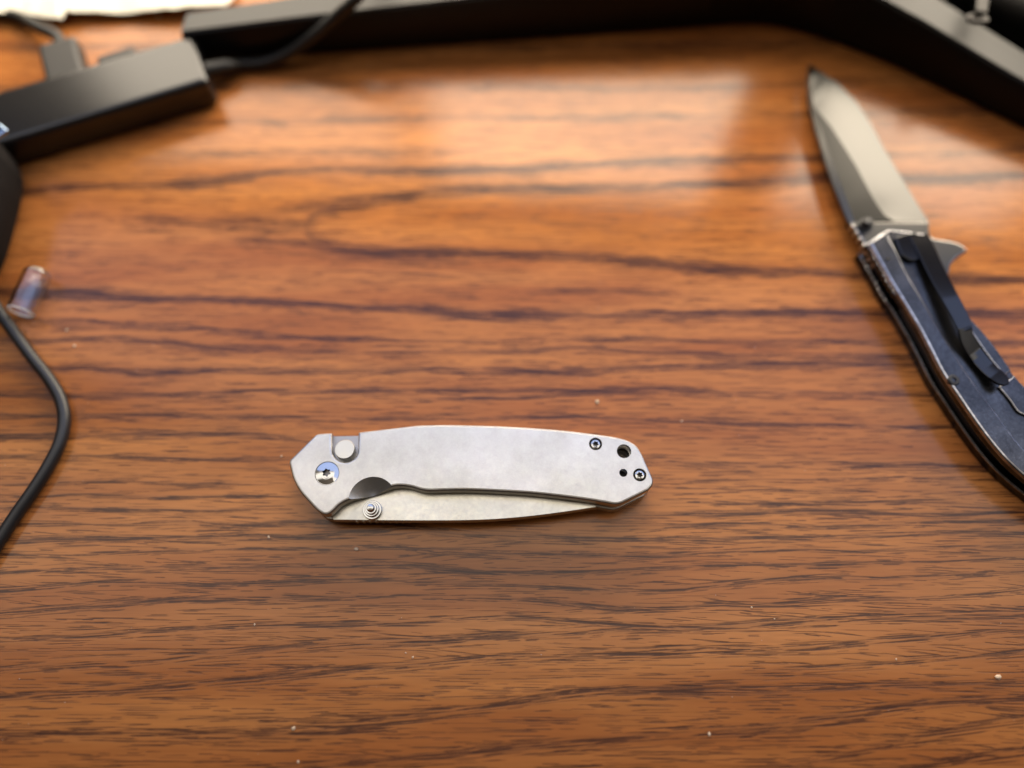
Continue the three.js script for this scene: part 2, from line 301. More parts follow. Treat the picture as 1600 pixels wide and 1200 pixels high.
// ------------------------------------------------------------------ silver folding knife, closed
const stoneCol = dataTex(1024, 1024, (d, w, h) => {
  for (let y = 0; y < h; y++) for (let x = 0; x < w; x++) {
    const u = x / w * 120, v = y / h * 120, i = (y * w + x) * 4; // millimetres
    const cloud = fbm(u * 0.11 + 3, v * 0.11, 71, 4), mid = fbm(u * 0.6, v * 0.6, 75, 3), fine = noise(u * 4, v * 4, 79);
    const s = 238 + (cloud - 0.5) * 30 + (mid - 0.5) * 12 + (fine - 0.5) * 9;
    d[i] = Math.min(255, s); d[i + 1] = Math.min(255, s - 1 + (mid - 0.5) * 3); d[i + 2] = Math.min(255, s - 3 + (cloud - 0.5) * 6); d[i + 3] = 255;
  }
}, true, 1 / 0.12);
const stoneRough = dataTex(1024, 1024, (d, w, h) => {
  for (let y = 0; y < h; y++) for (let x = 0; x < w; x++) {
    const u = x / w * 120, v = y / h * 120, i = (y * w + x) * 4;
    const s = 176 + (fbm(u * 0.13, v * 0.13, 81, 4) - 0.5) * 60 + (fbm(u * 1.4, v * 1.4, 85, 3) - 0.5) * 60;
    d[i] = d[i + 1] = d[i + 2] = Math.max(60, Math.min(255, s)); d[i + 3] = 255;
  }
}, false, 1 / 0.12);
const stoneBump = dataTex(1024, 1024, (d, w, h) => {
  seed = 5;
  const f = new Float32Array(w * h).fill(128);
  for (let y = 0; y < h; y++) for (let x = 0; x < w; x++) f[y * w + x] += (noise(x * 0.25, y * 0.25, 91) - 0.5) * 20;
  for (let k = 0; k < 5200; k++) { // tumbling marks
    const x0 = rnd() * w, y0 = rnd() * h, a = rnd() * Math.PI, L = 3 + rnd() * 14, s = -30 - rnd() * 60;
    for (let q = 0; q < L; q++) { const x = Math.floor(x0 + Math.cos(a) * q + w) % w, y = Math.floor(y0 + Math.sin(a) * q + h) % h; f[y * w + x] += s * Math.sin(q / L * Math.PI); }
  }
  for (let i = 0; i < w * h; i++) { d[i * 4] = d[i * 4 + 1] = d[i * 4 + 2] = Math.max(0, Math.min(255, f[i])); d[i * 4 + 3] = 255; }
}, false, 1 / 0.06);
const satin = std([0.62, 0.60, 0.56], 0.56, 1, { map: stoneCol, roughnessMap: stoneRough, bumpMap: stoneBump, bumpScale: 0.000009 });
const satinBlade = std([0.62, 0.60, 0.54], 0.5, 1, { map: stoneCol, roughnessMap: stoneRough, bumpMap: stoneBump, bumpScale: 0.000003 });
const turned = std([0.45, 0.45, 0.45], 0.2, 1), polished = std([0.44, 0.44, 0.44], 0.1, 1), darkSteel = std([0.2, 0.19, 0.18], 0.45, 1);
{
  const Y = { lo0: 0, lo1: 0.0037, b0: 0.00405, b1: 0.0070, up0: 0.0073, up1: 0.0110 };
  const top = (x, y) => at(x, y, Y.up1);
  const o = at(738, 745, 0);
  const t = thing('folding_knife', 'closed silver stonewashed folding knife with a round button lock', 'knife', o);
  const left = [[[452, 726], [451.6, 722], [453, 718]], [[490, 682], [494, 678.6], [500, 677.2]], [[518.6, 676]]];
  const notch = [[[519, 700], [520, 709], [525, 716], [532, 720.5], [539, 721.8], [546, 720.6], [553, 716], [558, 709], [559.2, 700]]];
  const rest = [[[560, 675]], [[648, 664.6], [658, 664]], [[690, 663.2], [730, 663.8], [780, 665.2], [830, 668], [880, 672], [930, 678], [966, 683.4], [982, 688.4], [994, 696], [1002, 707], [1010, 724], [1018, 742], [1020.8, 750], [1019.6, 758], [1013, 766]],
    [[978, 783.5], [970, 787], [960, 788.2], [950, 786.6]], [[930, 783], [890, 777.6], [830, 771], [780, 768], [730, 766], [690, 766.4], [670, 767], [658, 765.4], [645, 761.6], [632, 759.4], [618, 759.4], [604, 763], [588, 769], [570, 774]], [[550, 779], [540, 783], [530, 789], [522, 797], [516, 802]], [[510, 804.4], [504, 803.2], [496, 798], [484, 786], [468, 767], [458, 748], [452, 726]]];
  const outlineNotched = path([...left, ...notch, ...rest], Y.up1);
  const outlineFull = path([...left, ...rest], Y.up1);
  const cP = top(511, 739.5), cS1 = top(930.6, 693.6), cS2 = top(999.6, 742), cL = top(975, 705), cs = top(974, 738.8), cB = top(538.5, 702);
  let upper = plate(outlineNotched, Y.up0, Y.up1, 0.0007, [circlePts(cP, 0.00414), circlePts(cS1, 0.00258), circlePts(cS2, 0.00258), circlePts(cL, 0.00276), circlePts(cs, 0.00186)]);
  // thumb relief: a shallow conical cut by the stud
  const cc = top(581.5, 781);
  const cone = new THREE.ConeGeometry(0.0066 * 1.5, 0.0041 * 1.5, 64); cone.rotateX(Math.PI); // apex down
  cone.translate(cc.x, Y.up1 + 0.0041 * 0.5 - 0.0041 * 0.75, cc.z);
  upper = csg(upper, cone);
  // floors of the button notch and of the screw seats
  const nf = path([[[518, 677.4]], ...notch, [[560.4, 676.6]]], Y.up1);
  const ctr = nf.reduce((a, p) => a.add(p), new THREE.Vector3()).multiplyScalar(1 / nf.length);
  const grown = nf.map((p) => { const q = p.clone(); if (p.z > ctr.z - 0.003) { const d = p.clone().sub(cB).setY(0).normalize(); q.addScaledVector(d, 0.0004); } return q; });
  const add = [...[[cP, 0.0044], [cS1, 0.0028], [cS2, 0.0028]].map(([c, r]) => plate(circlePts(c, r), Y.up0 + 0.0001, 0.0085, 0))];
  const scale = part('handle_scale', mergeGeometries([upper, ...add].map((g) => { const q = g.index ? g.toNonIndexed() : g; for (const k of Object.keys(q.attributes)) if (!['position', 'normal', 'uv'].includes(k)) q.deleteAttribute(k); return q; })), satin, t);
  part('button_recess', plate(grown, Y.up0 + 0.0001, 0.0083, 0), std([0.34, 0.33, 0.33], 0.42, 1), scale);
  const lower = plate(outlineFull, Y.lo0, Y.lo1, 0.0007, [circlePts(cL, 0.00276)]);
  part('handle_scale', lower, satin, t);
  // liner block along the back between the scales
  const back = path([[[500, 682], [640, 671]], [[700, 669], [830, 674], [960, 689], [966, 704]], [[950, 716], [930, 706], [830, 694], [700, 688], [520, 700]]], Y.up1);
  part('backspacer', plate(back, Y.lo1 - 0.0001, Y.up0 + 0.0001, 0), darkSteel, t);
  part('backspacer', plate(path([[[955, 731], [985, 728], [1008, 732], [1012, 750]], [[1000, 764], [960, 779], [948, 770]]], Y.up1), Y.lo1 - 0.0001, Y.up0 + 0.0001, 0), matteBlack, t);
  { const g = new THREE.LatheGeometry([[0.0023, 0.0036], [0.0032, 0.0036], [0.0032, 0.0074], [0.0023, 0.0074], [0.0023, 0.0036]].map(([a, b]) => new THREE.Vector2(a, b)), 40); g.translate(cL.x, 0, cL.z); part('lanyard_sleeve', toCreasedNormals(g, 0.5), matteBlack, t); }
  // blade folded between the scales, its spine standing out
  const spine = []; { const run = [[521, 812.6], [640, 813.8], [730, 813.4], [780, 811.2], [830, 806.8], [880, 800.4], [932, 792.6]]; spine.push(...path([run], Y.b1)); }
  const bladePts = [...spine, ...path([[[925, 776], [840, 752], [700, 735], [560, 735], [500, 740], [500, 775], [513, 800]]], Y.b1)];
  // jimping along the root of the spine
  const bl = []; bladePts.forEach((p, i) => { bl.push(p); });
  const blade = part('blade', plate(bl, Y.b0, Y.b1, 0.00018, [], 0.2, 2), satinBlade, t);
  const j0 = at(560, 813.6, Y.b0), j1 = at(640, 814.2, Y.b0);
  for (let k = 0; k < 9; k++) { const p = j0.clone().lerp(j1, k / 8); const g = new RoundedBoxGeometry(0.0008, 0.0022, 0.0006, 2, 0.0002); g.translate(p.x, Y.b0 + 0.0013, at(560, 813.4, Y.b1).z - 0.0001); part('jimping_tooth', g, satinBlade, blade); }
  // stepped thumb stud
  const st = at(582.5, 798, Y.b1);
  const prof = [[0, 0], [0.0027, 0], [0.0027, 0.0007], [0.00255, 0.0009], [0.0021, 0.0009], [0.00208, 0.0015], [0.00195, 0.00165], [0.0016, 0.00165], [0.00158, 0.0022], [0.00147, 0.00235], [0.00112, 0.00235], [0.00108, 0.0028], [0.00085, 0.0032], [0.0004, 0.0034], [0, 0.00344]].map(([r, y]) => [r, y * 1.4]).reverse();
  part('thumb_stud', toCreasedNormals(lathe(prof, st), 0.6), turned, t);
  // button
  const bp = [[0, 0.0081], [0.00288, 0.0081], [0.00288, 0.0109], [0.00270, 0.01112], [0, 0.01112]].reverse();
  part('lock_button', toCreasedNormals(lathe(bp, new THREE.Vector3(cB.x, 0, cB.z)), 0.5), std([0.54, 0.52, 0.46], 0.3, 1, { anisotropy: 0.5 }), t);
  // pivot screw: a low dome with a six lobed socket
  function screw(c, r, y0, rise, edge, sock, m) {
    const pr = [[0, y0 - 0.0024]]; pr.push([r, y0 - 0.0024], [r, y0 + edge]);
    for (let k = 1; k <= 10; k++) { const a = k / 10; pr.push([r * Math.cos(a * Math.PI / 2) * (1 - 0.02), y0 + edge + rise * (1 - Math.pow(Math.cos(a * Math.PI / 2), 2))]); }
    const dome = toCreasedNormals(lathe(pr.reverse(), new THREE.Vector3(c.x, 0, c.z), 56), 0.6);
    const s = plate(star(c, sock), y0 - 0.0004, y0 + 0.004, 0);
    const g = csg(dome, s);
    const mesh = part('screw', g, m, t);
    part('socket', plate(star(c, sock * 0.99), y0 - 0.0008, y0 - 0.0002, 0), darkSteel, mesh);
    return mesh;
  }
  screw(cP, 0.00328, 0.0107, 0.0011, 0.0001, 0.00105, polished);
  function flatScrew(c) {
    const pr = [[0, 0.0083], [0.00174, 0.0083], [0.00174, 0.0103], [0.00155, 0.0106], [0.00125, 0.01085], [0.0009, 0.0110], [0, 0.0110]].reverse();
    const g = csg(toCreasedNormals(lathe(pr, new THREE.Vector3(c.x, 0, c.z), 48), 0.5), plate(star(c, 0.00078), 0.0094, 0.013, 0));
    part('screw', g, polished, t);
  }
  flatScrew(cS1); flatScrew(cS2);
}

// ------------------------------------------------------------------ open flipper knife with the black clip
const washCol = dataTex(512, 512, (d, w, h) => {
  for (let y = 0; y < h; y++) for (let x = 0; x < w; x++) {
    const u = x / w * 60, v = y / h * 60, i = (y * w + x) * 4;
    const s = 168 + (fbm(u * 0.25, v * 0.25, 101, 4) - 0.5) * 60 + (fbm(u * 1.7, v * 1.7, 105, 3) - 0.5) * 46 + (noise(u * 4.2, v * 4.2, 109) > 0.86 ? 40 : 0);
    d[i] = d[i + 1] = d[i + 2] = Math.max(30, Math.min(255, s)); d[i + 2] = Math.max(30, Math.min(255, s + 4)); d[i + 3] = 255;
  }
}, true, 1 / 0.06);
const wash = std([1, 1, 1], 0.27, 1, { vertexColors: true, map: washCol, bumpMap: stoneBump, bumpScale: 0.000004 });
const wornEdge = std([0.55, 0.53, 0.48], 0.3, 1), bladeGrey = std([0.072, 0.071, 0.068], 0.3, 1, { vertexColors: true, bumpMap: stoneBump, bumpScale: 0.000003 });
const clipBlack = std([0.004, 0.004, 0.006], 0.14, 0, { ior: 1.5 });
// steel with its dark wash rubbed off along the rims
function worn(g, dark = 0.16) {
  const q = g.index ? g.toNonIndexed() : g, p = q.attributes.position, c = new Float32Array(p.count * 3), a = new THREE.Vector3(), b = new THREE.Vector3(), d = new THREE.Vector3();
  for (let i = 0; i < p.count; i += 3) { a.fromBufferAttribute(p, i); b.fromBufferAttribute(p, i + 1).sub(a); d.fromBufferAttribute(p, i + 2).sub(a); const n = b.cross(d).normalize(); const rim = Math.abs(n.y) > 0.15 && Math.abs(n.y) < 0.97; for (let k = 0; k < 3; k++) { const u = p.getX(i + k) * 900, w = p.getZ(i + k) * 900, v = rim ? 0.75 + 0.25 * noise(u, w, 161) : dark; c.set([v, v, v], (i + k) * 3); } }
  q.setAttribute('color', new THREE.BufferAttribute(c, 3)); return q;
}
{
  const o = at(1470, 560, 0);
  const t = thing('flipper_knife', 'open dark washed steel flipper knife with a black pocket clip', 'knife', o);
  const top = 0.0108;
  // outline of the handle on its top plane; the part beyond the frame runs on in the same sweep
  const leftEdge = [[1356, 379], [1362, 386], [1372, 404], [1381, 420], [1392, 440], [1402, 456], [1418, 482], [1436, 512], [1454, 546], [1472, 581], [1494, 614], [1522, 655], [1548, 690], [1576, 722], [1610, 752], [1660, 788], [1720, 820], [1770, 838]];
  const rightEdge = [[1800, 830], [1812, 800], [1800, 760], [1760, 715], [1700, 672], [1640, 632], [1597, 596], [1584, 580], [1552, 533], [1514, 488], [1482, 432], [1466, 400], [1455, 372]];
  const handle = path([leftEdge, [[1783, 838], ...rightEdge], [[1450, 363], [1420, 359]], [[1392, 356], [1376, 364]]], top);
  // small teeth on the upper part of the back edge
  const pitch = 0.0021; let run = 0;
  const toothed = []; for (let i = 0; i < handle.length; i++) {
    const p = handle[i], q = handle[(i + 1) % handle.length]; toothed.push(p);
    const mid = p.clone().lerp(q, 0.5), a = at(1356, 379, top), b = at(1404, 460, top);
    if (mid.z > a.z && mid.z < b.z && mid.x < at(1410, 430, top).x - 0.0 && i < 40) { const n = Math.ceil(p.distanceTo(q) / 0.00025), d = q.clone().sub(p), nn = new THREE.Vector3(d.z, 0, -d.x).normalize(); for (let k = 0; k < n; k++) { const s = run + p.distanceTo(q) * k / n; const m = Math.max(0, Math.sin(s / pitch * 2 * Math.PI)); toothed.push(p.clone().lerp(q, k / n).addScaledVector(nn, -0.0005 * (1 - m))); } run += p.distanceTo(q); }
  }
  part('handle_scale', worn(plate(toothed, 0.0, 0.0038, 0.0005)), wash, t);
  // upper scale: a base plate and two raised lands with the lock bar channel between them
  const upBase = part('handle_scale', worn(plate(toothed, 0.0076, 0.0098, 0.0003)), wash, t);
  const chan = [[1405, 398], [1417, 424], [1450, 480], [1485, 540], [1516, 588], [1558, 645], [1600, 700], [1650, 742], [1730, 790]];
  const land = path([[[1358, 380], ...leftEdge.slice(1, -1)], [[1745, 818], ...chan.slice().reverse()], [[1398, 384], [1392, 374], [1388, 362]], [[1376, 366]]], top);
  part('raised_land', worn(plate(land, 0.0092, top, 0.0008)), wash, upBase);
  const land2 = path([[[1561, 604], [1578, 624], [1592, 643], [1606, 650], [1640, 676], [1700, 718], [1760, 760]], [[1792, 790], [1797, 762], [1757, 717], [1698, 674], [1640, 635], [1597, 599], [1586, 586]], [[1576, 594]]], top);
  part('raised_land', worn(plate(land2, 0.0097, top - 0.0002, 0.0004)), wash, upBase);
  const land3 = path([[[1513, 492], [1550, 534], [1581, 578]], [[1570, 586], [1540, 548], [1508, 500]]], top);
  part('raised_land', worn(plate(land3, 0.0097, top - 0.0003, 0.0003)), wash, upBase);
  // dark backspacer seen in the gap
  const sp = path([[[1420, 470], [1460, 540], [1500, 610], [1560, 690], [1640, 760], [1740, 815]], [[1790, 790], [1700, 690], [1560, 560], [1470, 430]]], top);
  part('backspacer', plate(sp, 0.0037, 0.0077, 0), matteBlack, t);
  // blade: lofted cross sections from tip to ricasso (spine, flat, grind line, edge)
  const hb = 0.0074, ht = 0.0058, hlow = 0.0042;
  const S = [ // spine, inner spine, grind line, edge
    [[1264, 100], [1264.4, 100.6], [1264.8, 101], [1265.4, 101]],
    [[1263.5, 118], [1264.3, 118.4], [1265.5, 118.2], [1283, 112]],
    [[1264, 140], [1265, 140.6], [1266.5, 140.4], [1309, 130]],
    [[1267.5, 165], [1268.5, 166], [1271, 166], [1340, 161]],
    [[1274, 197], [1281, 197], [1298, 197], [1364, 199]],
    [[1283, 228], [1292, 228], [1318, 228], [1384, 237]],
    [[1293, 262], [1304, 261], [1338, 260], [1404, 270]],
    [[1302, 288], [1314, 287], [1352, 287], [1419, 295]],
    [[1313, 316], [1324, 315], [1367, 315], [1436, 323]],
    [[1322, 338], [1332, 337], [1382, 336], [1447, 340]],
    [[1327, 349], [1336, 348], [1398, 346], [1452, 347]],
  ];
  function loft(rows, closedEnd = true) {
    const K = rows[0].length, pos = [], idx = []; rows.forEach((r) => r.forEach((p) => pos.push(p.x, p.y, p.z)));
    for (let i = 0; i + 1 < rows.length; i++) for (let k = 0; k < K; k++) { const a = i * K + k, b = i * K + (k + 1) % K, c = a + K, d = b + K; idx.push(a, c, b, b, c, d); }
    for (const e of [0, rows.length - 1]) for (let k = 1; k + 1 < K; k++) idx.push(e * K, e * K + k, e * K + k + 1);
    const g = new THREE.BufferGeometry(); g.setAttribute('position', new THREE.Float32BufferAttribute(pos, 3)); g.setIndex(idx);
    const q = toCreasedNormals(g.toNonIndexed(), 0.12);
    const uv = new Float32Array(q.attributes.position.count * 2); for (let i = 0; i < uv.length / 2; i++) { uv[2 * i] = q.attributes.position.getX(i); uv[2 * i + 1] = q.attributes.position.getZ(i); } q.setAttribute('uv', new THREE.BufferAttribute(uv, 2));
    return q;
  }
  const rows = S.map(([a, b, c, d], i) => {
    const f = 0.72 + 0.28 * Math.min(1, i / 4), H = ht + (hb - ht) * f, L = ht - (ht - hlow) * f;
    const A = at(...a, ht + (H - ht) * 0.45), B = at(...b, H), C = at(...c, H), D = at(...d, ht);
    return [A, B, C, D, new THREE.Vector3(C.x, L, C.z), new THREE.Vector3(B.x, L, B.z), new THREE.Vector3(A.x, ht - (ht - L) * 0.45, A.z)];
  });
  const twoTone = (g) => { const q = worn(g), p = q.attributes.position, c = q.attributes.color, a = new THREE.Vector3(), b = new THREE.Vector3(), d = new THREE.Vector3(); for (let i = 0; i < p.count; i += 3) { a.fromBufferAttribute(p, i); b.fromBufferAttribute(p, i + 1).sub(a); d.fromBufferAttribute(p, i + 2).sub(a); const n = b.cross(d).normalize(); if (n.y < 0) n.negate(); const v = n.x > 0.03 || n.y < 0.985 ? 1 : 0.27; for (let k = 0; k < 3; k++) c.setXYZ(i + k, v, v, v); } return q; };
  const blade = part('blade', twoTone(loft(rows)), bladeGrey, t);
  // ricasso, tang and flipper tab in one flat piece behind the plunge line
  const tang = path([[[1326, 347], [1334, 356], [1345, 372], [1360, 396], [1380, 425]], [[1440, 440], [1478, 436], [1484, 424], [1486, 414], [1495, 402]], [[1512, 391], [1504, 383], [1490, 377.5], [1470, 374], [1456, 370], [1452, 346.5]]], hb);
  part('tang', worn(plate(tang, hlow, hb, 0.0006), 0.32), std([0.24, 0.235, 0.225], 0.28, 1, { vertexColors: true }), blade);
  const ramp = at(1352, 352, hb);
  part('thumb_stud', toCreasedNormals(lathe([[0, 0], [0.0024, 0], [0.0024, 0.0004], [0.0017, 0.0007], [0.0017, 0.0022], [0.0014, 0.0026], [0, 0.0026]].reverse(), ramp), 0.5), matteBlack, blade);
  // back jimping on the blade root
  for (let k = 0; k < 7; k++) { const p = at(1331 + k * 5.6, 356 + k * 9.6, hb - 0.0012); const g = new RoundedBoxGeometry(0.0011, 0.0026, 0.0011, 2, 0.0004); g.rotateY(0.5); g.translate(p.x, p.y, p.z); part('jimping_tooth', g, wornEdge, blade); }
  // pocket clip: a bent strip
  const cl = [[1436, 368, 11.6, 2.9], [1446, 386, 11.9, 2.9], [1462, 420, 12.4, 2.75], [1484, 462, 13.2, 2.6], [1503, 498, 13.9, 2.45], [1508, 510, 13.9, 2.4], [1512, 528, 12.7, 2.4], [1520, 544, 11.9, 2.4], [1532, 561, 11.6, 2.4], [1546, 576, 11.9, 2.4], [1560, 588, 12.8, 2.3], [1568, 595, 13.3, 1.9], [1573, 600, 13.6, 0.9]];
  const cp = cl.map(([x, y, h, w]) => ({ p: at(x, y, h * mm), w: w * mm }));
  const cc = new THREE.CatmullRomCurve3(cp.map((c) => c.p), false, 'centripetal'), ws = new THREE.SplineCurve(cp.map((c, i) => new THREE.Vector2(i, c.w)));
  const crow = []; const NS = 60;
  for (let k = 0; k <= NS; k++) {
    const u = k / NS, p = cc.getPoint(u), tg = cc.getTangent(u), w = ws.getPoint(u).y;
    const side = new THREE.Vector3(0.78, 0, -0.5).addScaledVector(tg, 0); side.addScaledVector(tg, -side.dot(tg)).normalize(); const n = new THREE.Vector3().crossVectors(side, tg).normalize(); if (n.y < 0) n.negate();
    const q = (s, v) => p.clone().addScaledVector(side, s).addScaledVector(n, v);
    crow.push([q(-w, -0.0007), q(-w, -0.0001), q(-w + 0.00015, 0), q(w - 0.00015, 0), q(w, -0.0001), q(w, -0.0007)]);
  }
  { const g = loft(crow); part('pocket_clip', toCreasedNormals(g, 0.5), clipBlack, t); }
  const clipFoot = path([[[1398, 372], [1418, 366], [1430, 364]], [[1448, 388], [1440, 402], [1424, 408], [1408, 400]]], top);
  part('clip_mount', plate(clipFoot, 0.0096, 0.0113, 0.0003), clipBlack, t);
  function screw(px, py, r, h) { const c = at(px, py, h); const pr = [[0, -0.001], [r, -0.001], [r, 0.0001], [r * 0.85, 0.0004], [0, 0.0004]].reverse(); const g = csg(toCreasedNormals(lathe(pr, c), 0.5), plate(star(c, r * 0.38), h - 0.0005, h + 0.002, 0)); part('screw', g, matteBlack, t); }
  screw(1490, 594, 0.0017, top); screw(1387.5, 405, 0.0006, top);
}

// ------------------------------------------------------------------ hub, cables and small things
{
  const h = 0.0125, A = at(326, 126, h), B = at(290, 55, h), C = at(28, 216, h);
  const dir = A.clone().sub(C).setY(0).normalize(), side = new THREE.Vector3(dir.z, 0, -dir.x);
  if (side.z > 0) side.negate();
  const wd = B.clone().sub(A).setY(0).dot(side), L = 0.115, mid = A.clone().addScaledVector(dir, -L / 2).addScaledVector(side, wd / 2);
  const ang = Math.atan2(-dir.z, dir.x);
  const place = (g) => { g.rotateY(ang); g.translate(mid.x, 0, mid.z); return g; };
  const t = thing('hub_box', 'slim black plastic hub box with a cord leaving its end', 'hub', new THREE.Vector3(mid.x, 0, mid.z));
  const b = new RoundedBoxGeometry(L, h - 0.0006, wd, 4, 0.0022); b.translate(0, (h - 0.0006) / 2 + 0.0006, 0); part('housing', place(b), std([0.009, 0.0092, 0.010], 0.22), t);
  const f1 = new RoundedBoxGeometry(0.01, 0.001, wd * 0.7, 2, 0.0004); f1.translate(L / 2 - 0.012, 0.0005, 0); part('rubber_foot', place(f1), matteBlack, t);
  const f2 = f1.clone(); const f3 = new RoundedBoxGeometry(0.01, 0.001, wd * 0.7, 2, 0.0004); f3.translate(-L / 2 + 0.012, 0.0005, 0); part('rubber_foot', place(f3), matteBlack, t);
  const e = mid.clone().addScaledVector(dir, L / 2 - 0.002); e.y = 0.0065;
  const relief = e.clone().addScaledVector(dir, 0.010); relief.y = 0.005;
  part('strain_relief', tube([e, e.clone().lerp(relief, 0.5), relief], 0.0027, 12), matteBlack, t);
  const P = (x, y, hh) => at(x, y, hh * mm);
  part('cord', tube([e.clone(), relief, P(375, 101, 3), P(410, 99, 3), P(450, 84, 6), P(490, 56, 12), P(525, 26, 18), P(556, -2, 24), P(585, -40, 27), P(605, -100, 22), P(615, -150, 10), P(620, -190, 3)], 0.0021, 100), matteBlack, t);
  // plugged-in cable behind, with its own plug
  const back = (s) => mid.clone().addScaledVector(dir, s).addScaledVector(side, wd / 2);
  const c1 = at(106, 112, 0.006), pg = thing('plug_cable', 'black cable with a chunky plug pushed into the back of the hub box', 'cable', new THREE.Vector3(c1.x, 0, c1.z));
  const s1 = c1.clone().sub(mid).setY(0).dot(dir), root = back(s1);
  const plug = new RoundedBoxGeometry(0.0135, 0.0085, 0.019, 3, 0.0018); plug.translate(0, 0.0065, -0.0085); plug.rotateY(ang); plug.translate(root.x, 0, root.z); part('plug', plug, matteBlack, pg);
  const e1 = root.clone().addScaledVector(side, 0.0165); e1.y = 0.0065;
  part('cord', tube([e1, e1.clone().addScaledVector(side, 0.006).setY(0.007), P(58, 42, 6), P(34, 28, 3.4), P(0, 21, 2.2), P(-60, 24, 2.2), P(-140, 30, 2.2)], 0.0021, 60), matteBlack, pg);
  const c2 = at(185, 88, 0.006), s2 = c2.clone().sub(mid).setY(0).dot(dir), r2 = back(s2);
  const dg = thing('plug_receiver', 'tiny black receiver stub sticking out behind the hub box', 'receiver', new THREE.Vector3(r2.x, 0, r2.z));
  const d1 = new RoundedBoxGeometry(0.0135, 0.006, 0.006, 3, 0.0012); d1.translate(0, 0.0065, -0.0031); d1.rotateY(ang); d1.translate(r2.x, 0, r2.z); part('cap', d1, matteBlack, dg);
  const d2 = new THREE.BoxGeometry(0.0115, 0.0042, 0.0014); d2.translate(0, 0.0065, 0.0003); d2.rotateY(ang); d2.translate(r2.x, 0, r2.z); part('connector', d2, turned, dg);
}
{ // dark soft case at the left
  const c = at(-60, 330, 0);
  const t = thing('soft_case', 'black soft case with rounded corners lying in front of the hub box', 'case', c);
  const pts = path([[[49, 293], [48, 308], [42, 338], [31, 380], [19, 418], [-1, 454], [-41, 488], [-120, 518], [-220, 528]], [[-260, 428], [-230, 268]], [[-120, 222], [-31, 230], [19, 248], [41, 270], [49, 293]]], 0.0);
  part('body', plate(pts, 0, 0.021, 0.0062, [], 0.5, 5), std([0.006, 0.0046, 0.0045], 0.8, 0, { specularIntensity: 0.3 }), t);
  const b = at(1, 204, 0.0215), g = new RoundedBoxGeometry(0.009, 0.0016, 0.0045, 3, 0.0007); g.rotateY(0.9); g.rotateZ(-0.12); g.translate(b.x - 0.002, b.y + 0.0001, b.z + 0.002); part('clasp', g, std([0.3, 0.4, 0.55], 0.15, 1), t);
}
{ // loose black cable
  const P = (x, y, h) => at(x, y, h * mm);
  const c = P(60, 700, 0);
  const t = thing('black_cable', 'loose thick black cable bent across the desk beside the glass tube', 'cable', c);
  part('cord', tube([P(-120, 330, 2), P(-60, 405, 2), P(-10, 474, 2.0), P(18, 514, 2.0), P(50, 558, 2.0), P(78, 594, 2.0), P(95, 625, 2.0), P(100.5, 655, 2.0), P(94, 690, 2.0), P(78, 724, 2.0), P(52, 766, 2.0), P(26, 803, 2), P(-2, 846, 2), P(-40, 905, 2), P(-100, 980, 2)], 0.00185, 160), std([0.012, 0.012, 0.0125], 0.42), t);
}
{ // clear tube
  const r = 0.0041, a = at(32, 487, r), b = at(61, 423, r), dir = b.clone().sub(a).setY(0), L = dir.length();
  const t = thing('glass_tube', 'small clear glass tube lying by the bend of the black cable', 'tube', new THREE.Vector3(a.x, 0, a.z));
  const q = r - 0.0006;
  const prof = [[q, 0.00015], [q + 0.0002, 0], [r - 0.0002, 0], [r, 0.0002], [r, L - 0.0014], [r - 0.0005, L - 0.0004], [r - 0.0014, L], [0, L], [0, L - 0.001], [q - 0.001, L - 0.001], [q - 0.0002, L - 0.0014], [q, L - 0.002], [q, 0.00015]];
  const g = toCreasedNormals(new THREE.LatheGeometry(prof.map(([x, y]) => new THREE.Vector2(Math.max(x, 1e-6), y)), 64), 0.7);
  g.applyQuaternion(new THREE.Quaternion().setFromUnitVectors(new THREE.Vector3(0, 1, 0), dir.clone().normalize())); g.translate(a.x, a.y, a.z);
  const glass = new THREE.MeshPhysicalMaterial({ transmission: 1, thickness: 0.001, roughness: 0.03, ior: 1.49 }); glass.color.setRGB(0.98, 0.98, 0.98);
  part('tube_wall', g, glass, t);
  const rg = toCreasedNormals(new THREE.LatheGeometry([[q - 0.0001, 0], [q, -0.0002], [r - 0.0003, -0.0002], [r - 0.0002, 0], [r - 0.0002, 0.0002], [q - 0.0001, 0.0003], [q - 0.0001, 0]].map(([x, y]) => new THREE.Vector2(x, y)), 64), 0.6);
  rg.applyQuaternion(new THREE.Quaternion().setFromUnitVectors(new THREE.Vector3(0, 1, 0), dir.clone().normalize())); rg.translate(a.x, a.y, a.z);
  part('frosted_rim', rg, std([0.93, 0.93, 0.92], 0.4), t);
}
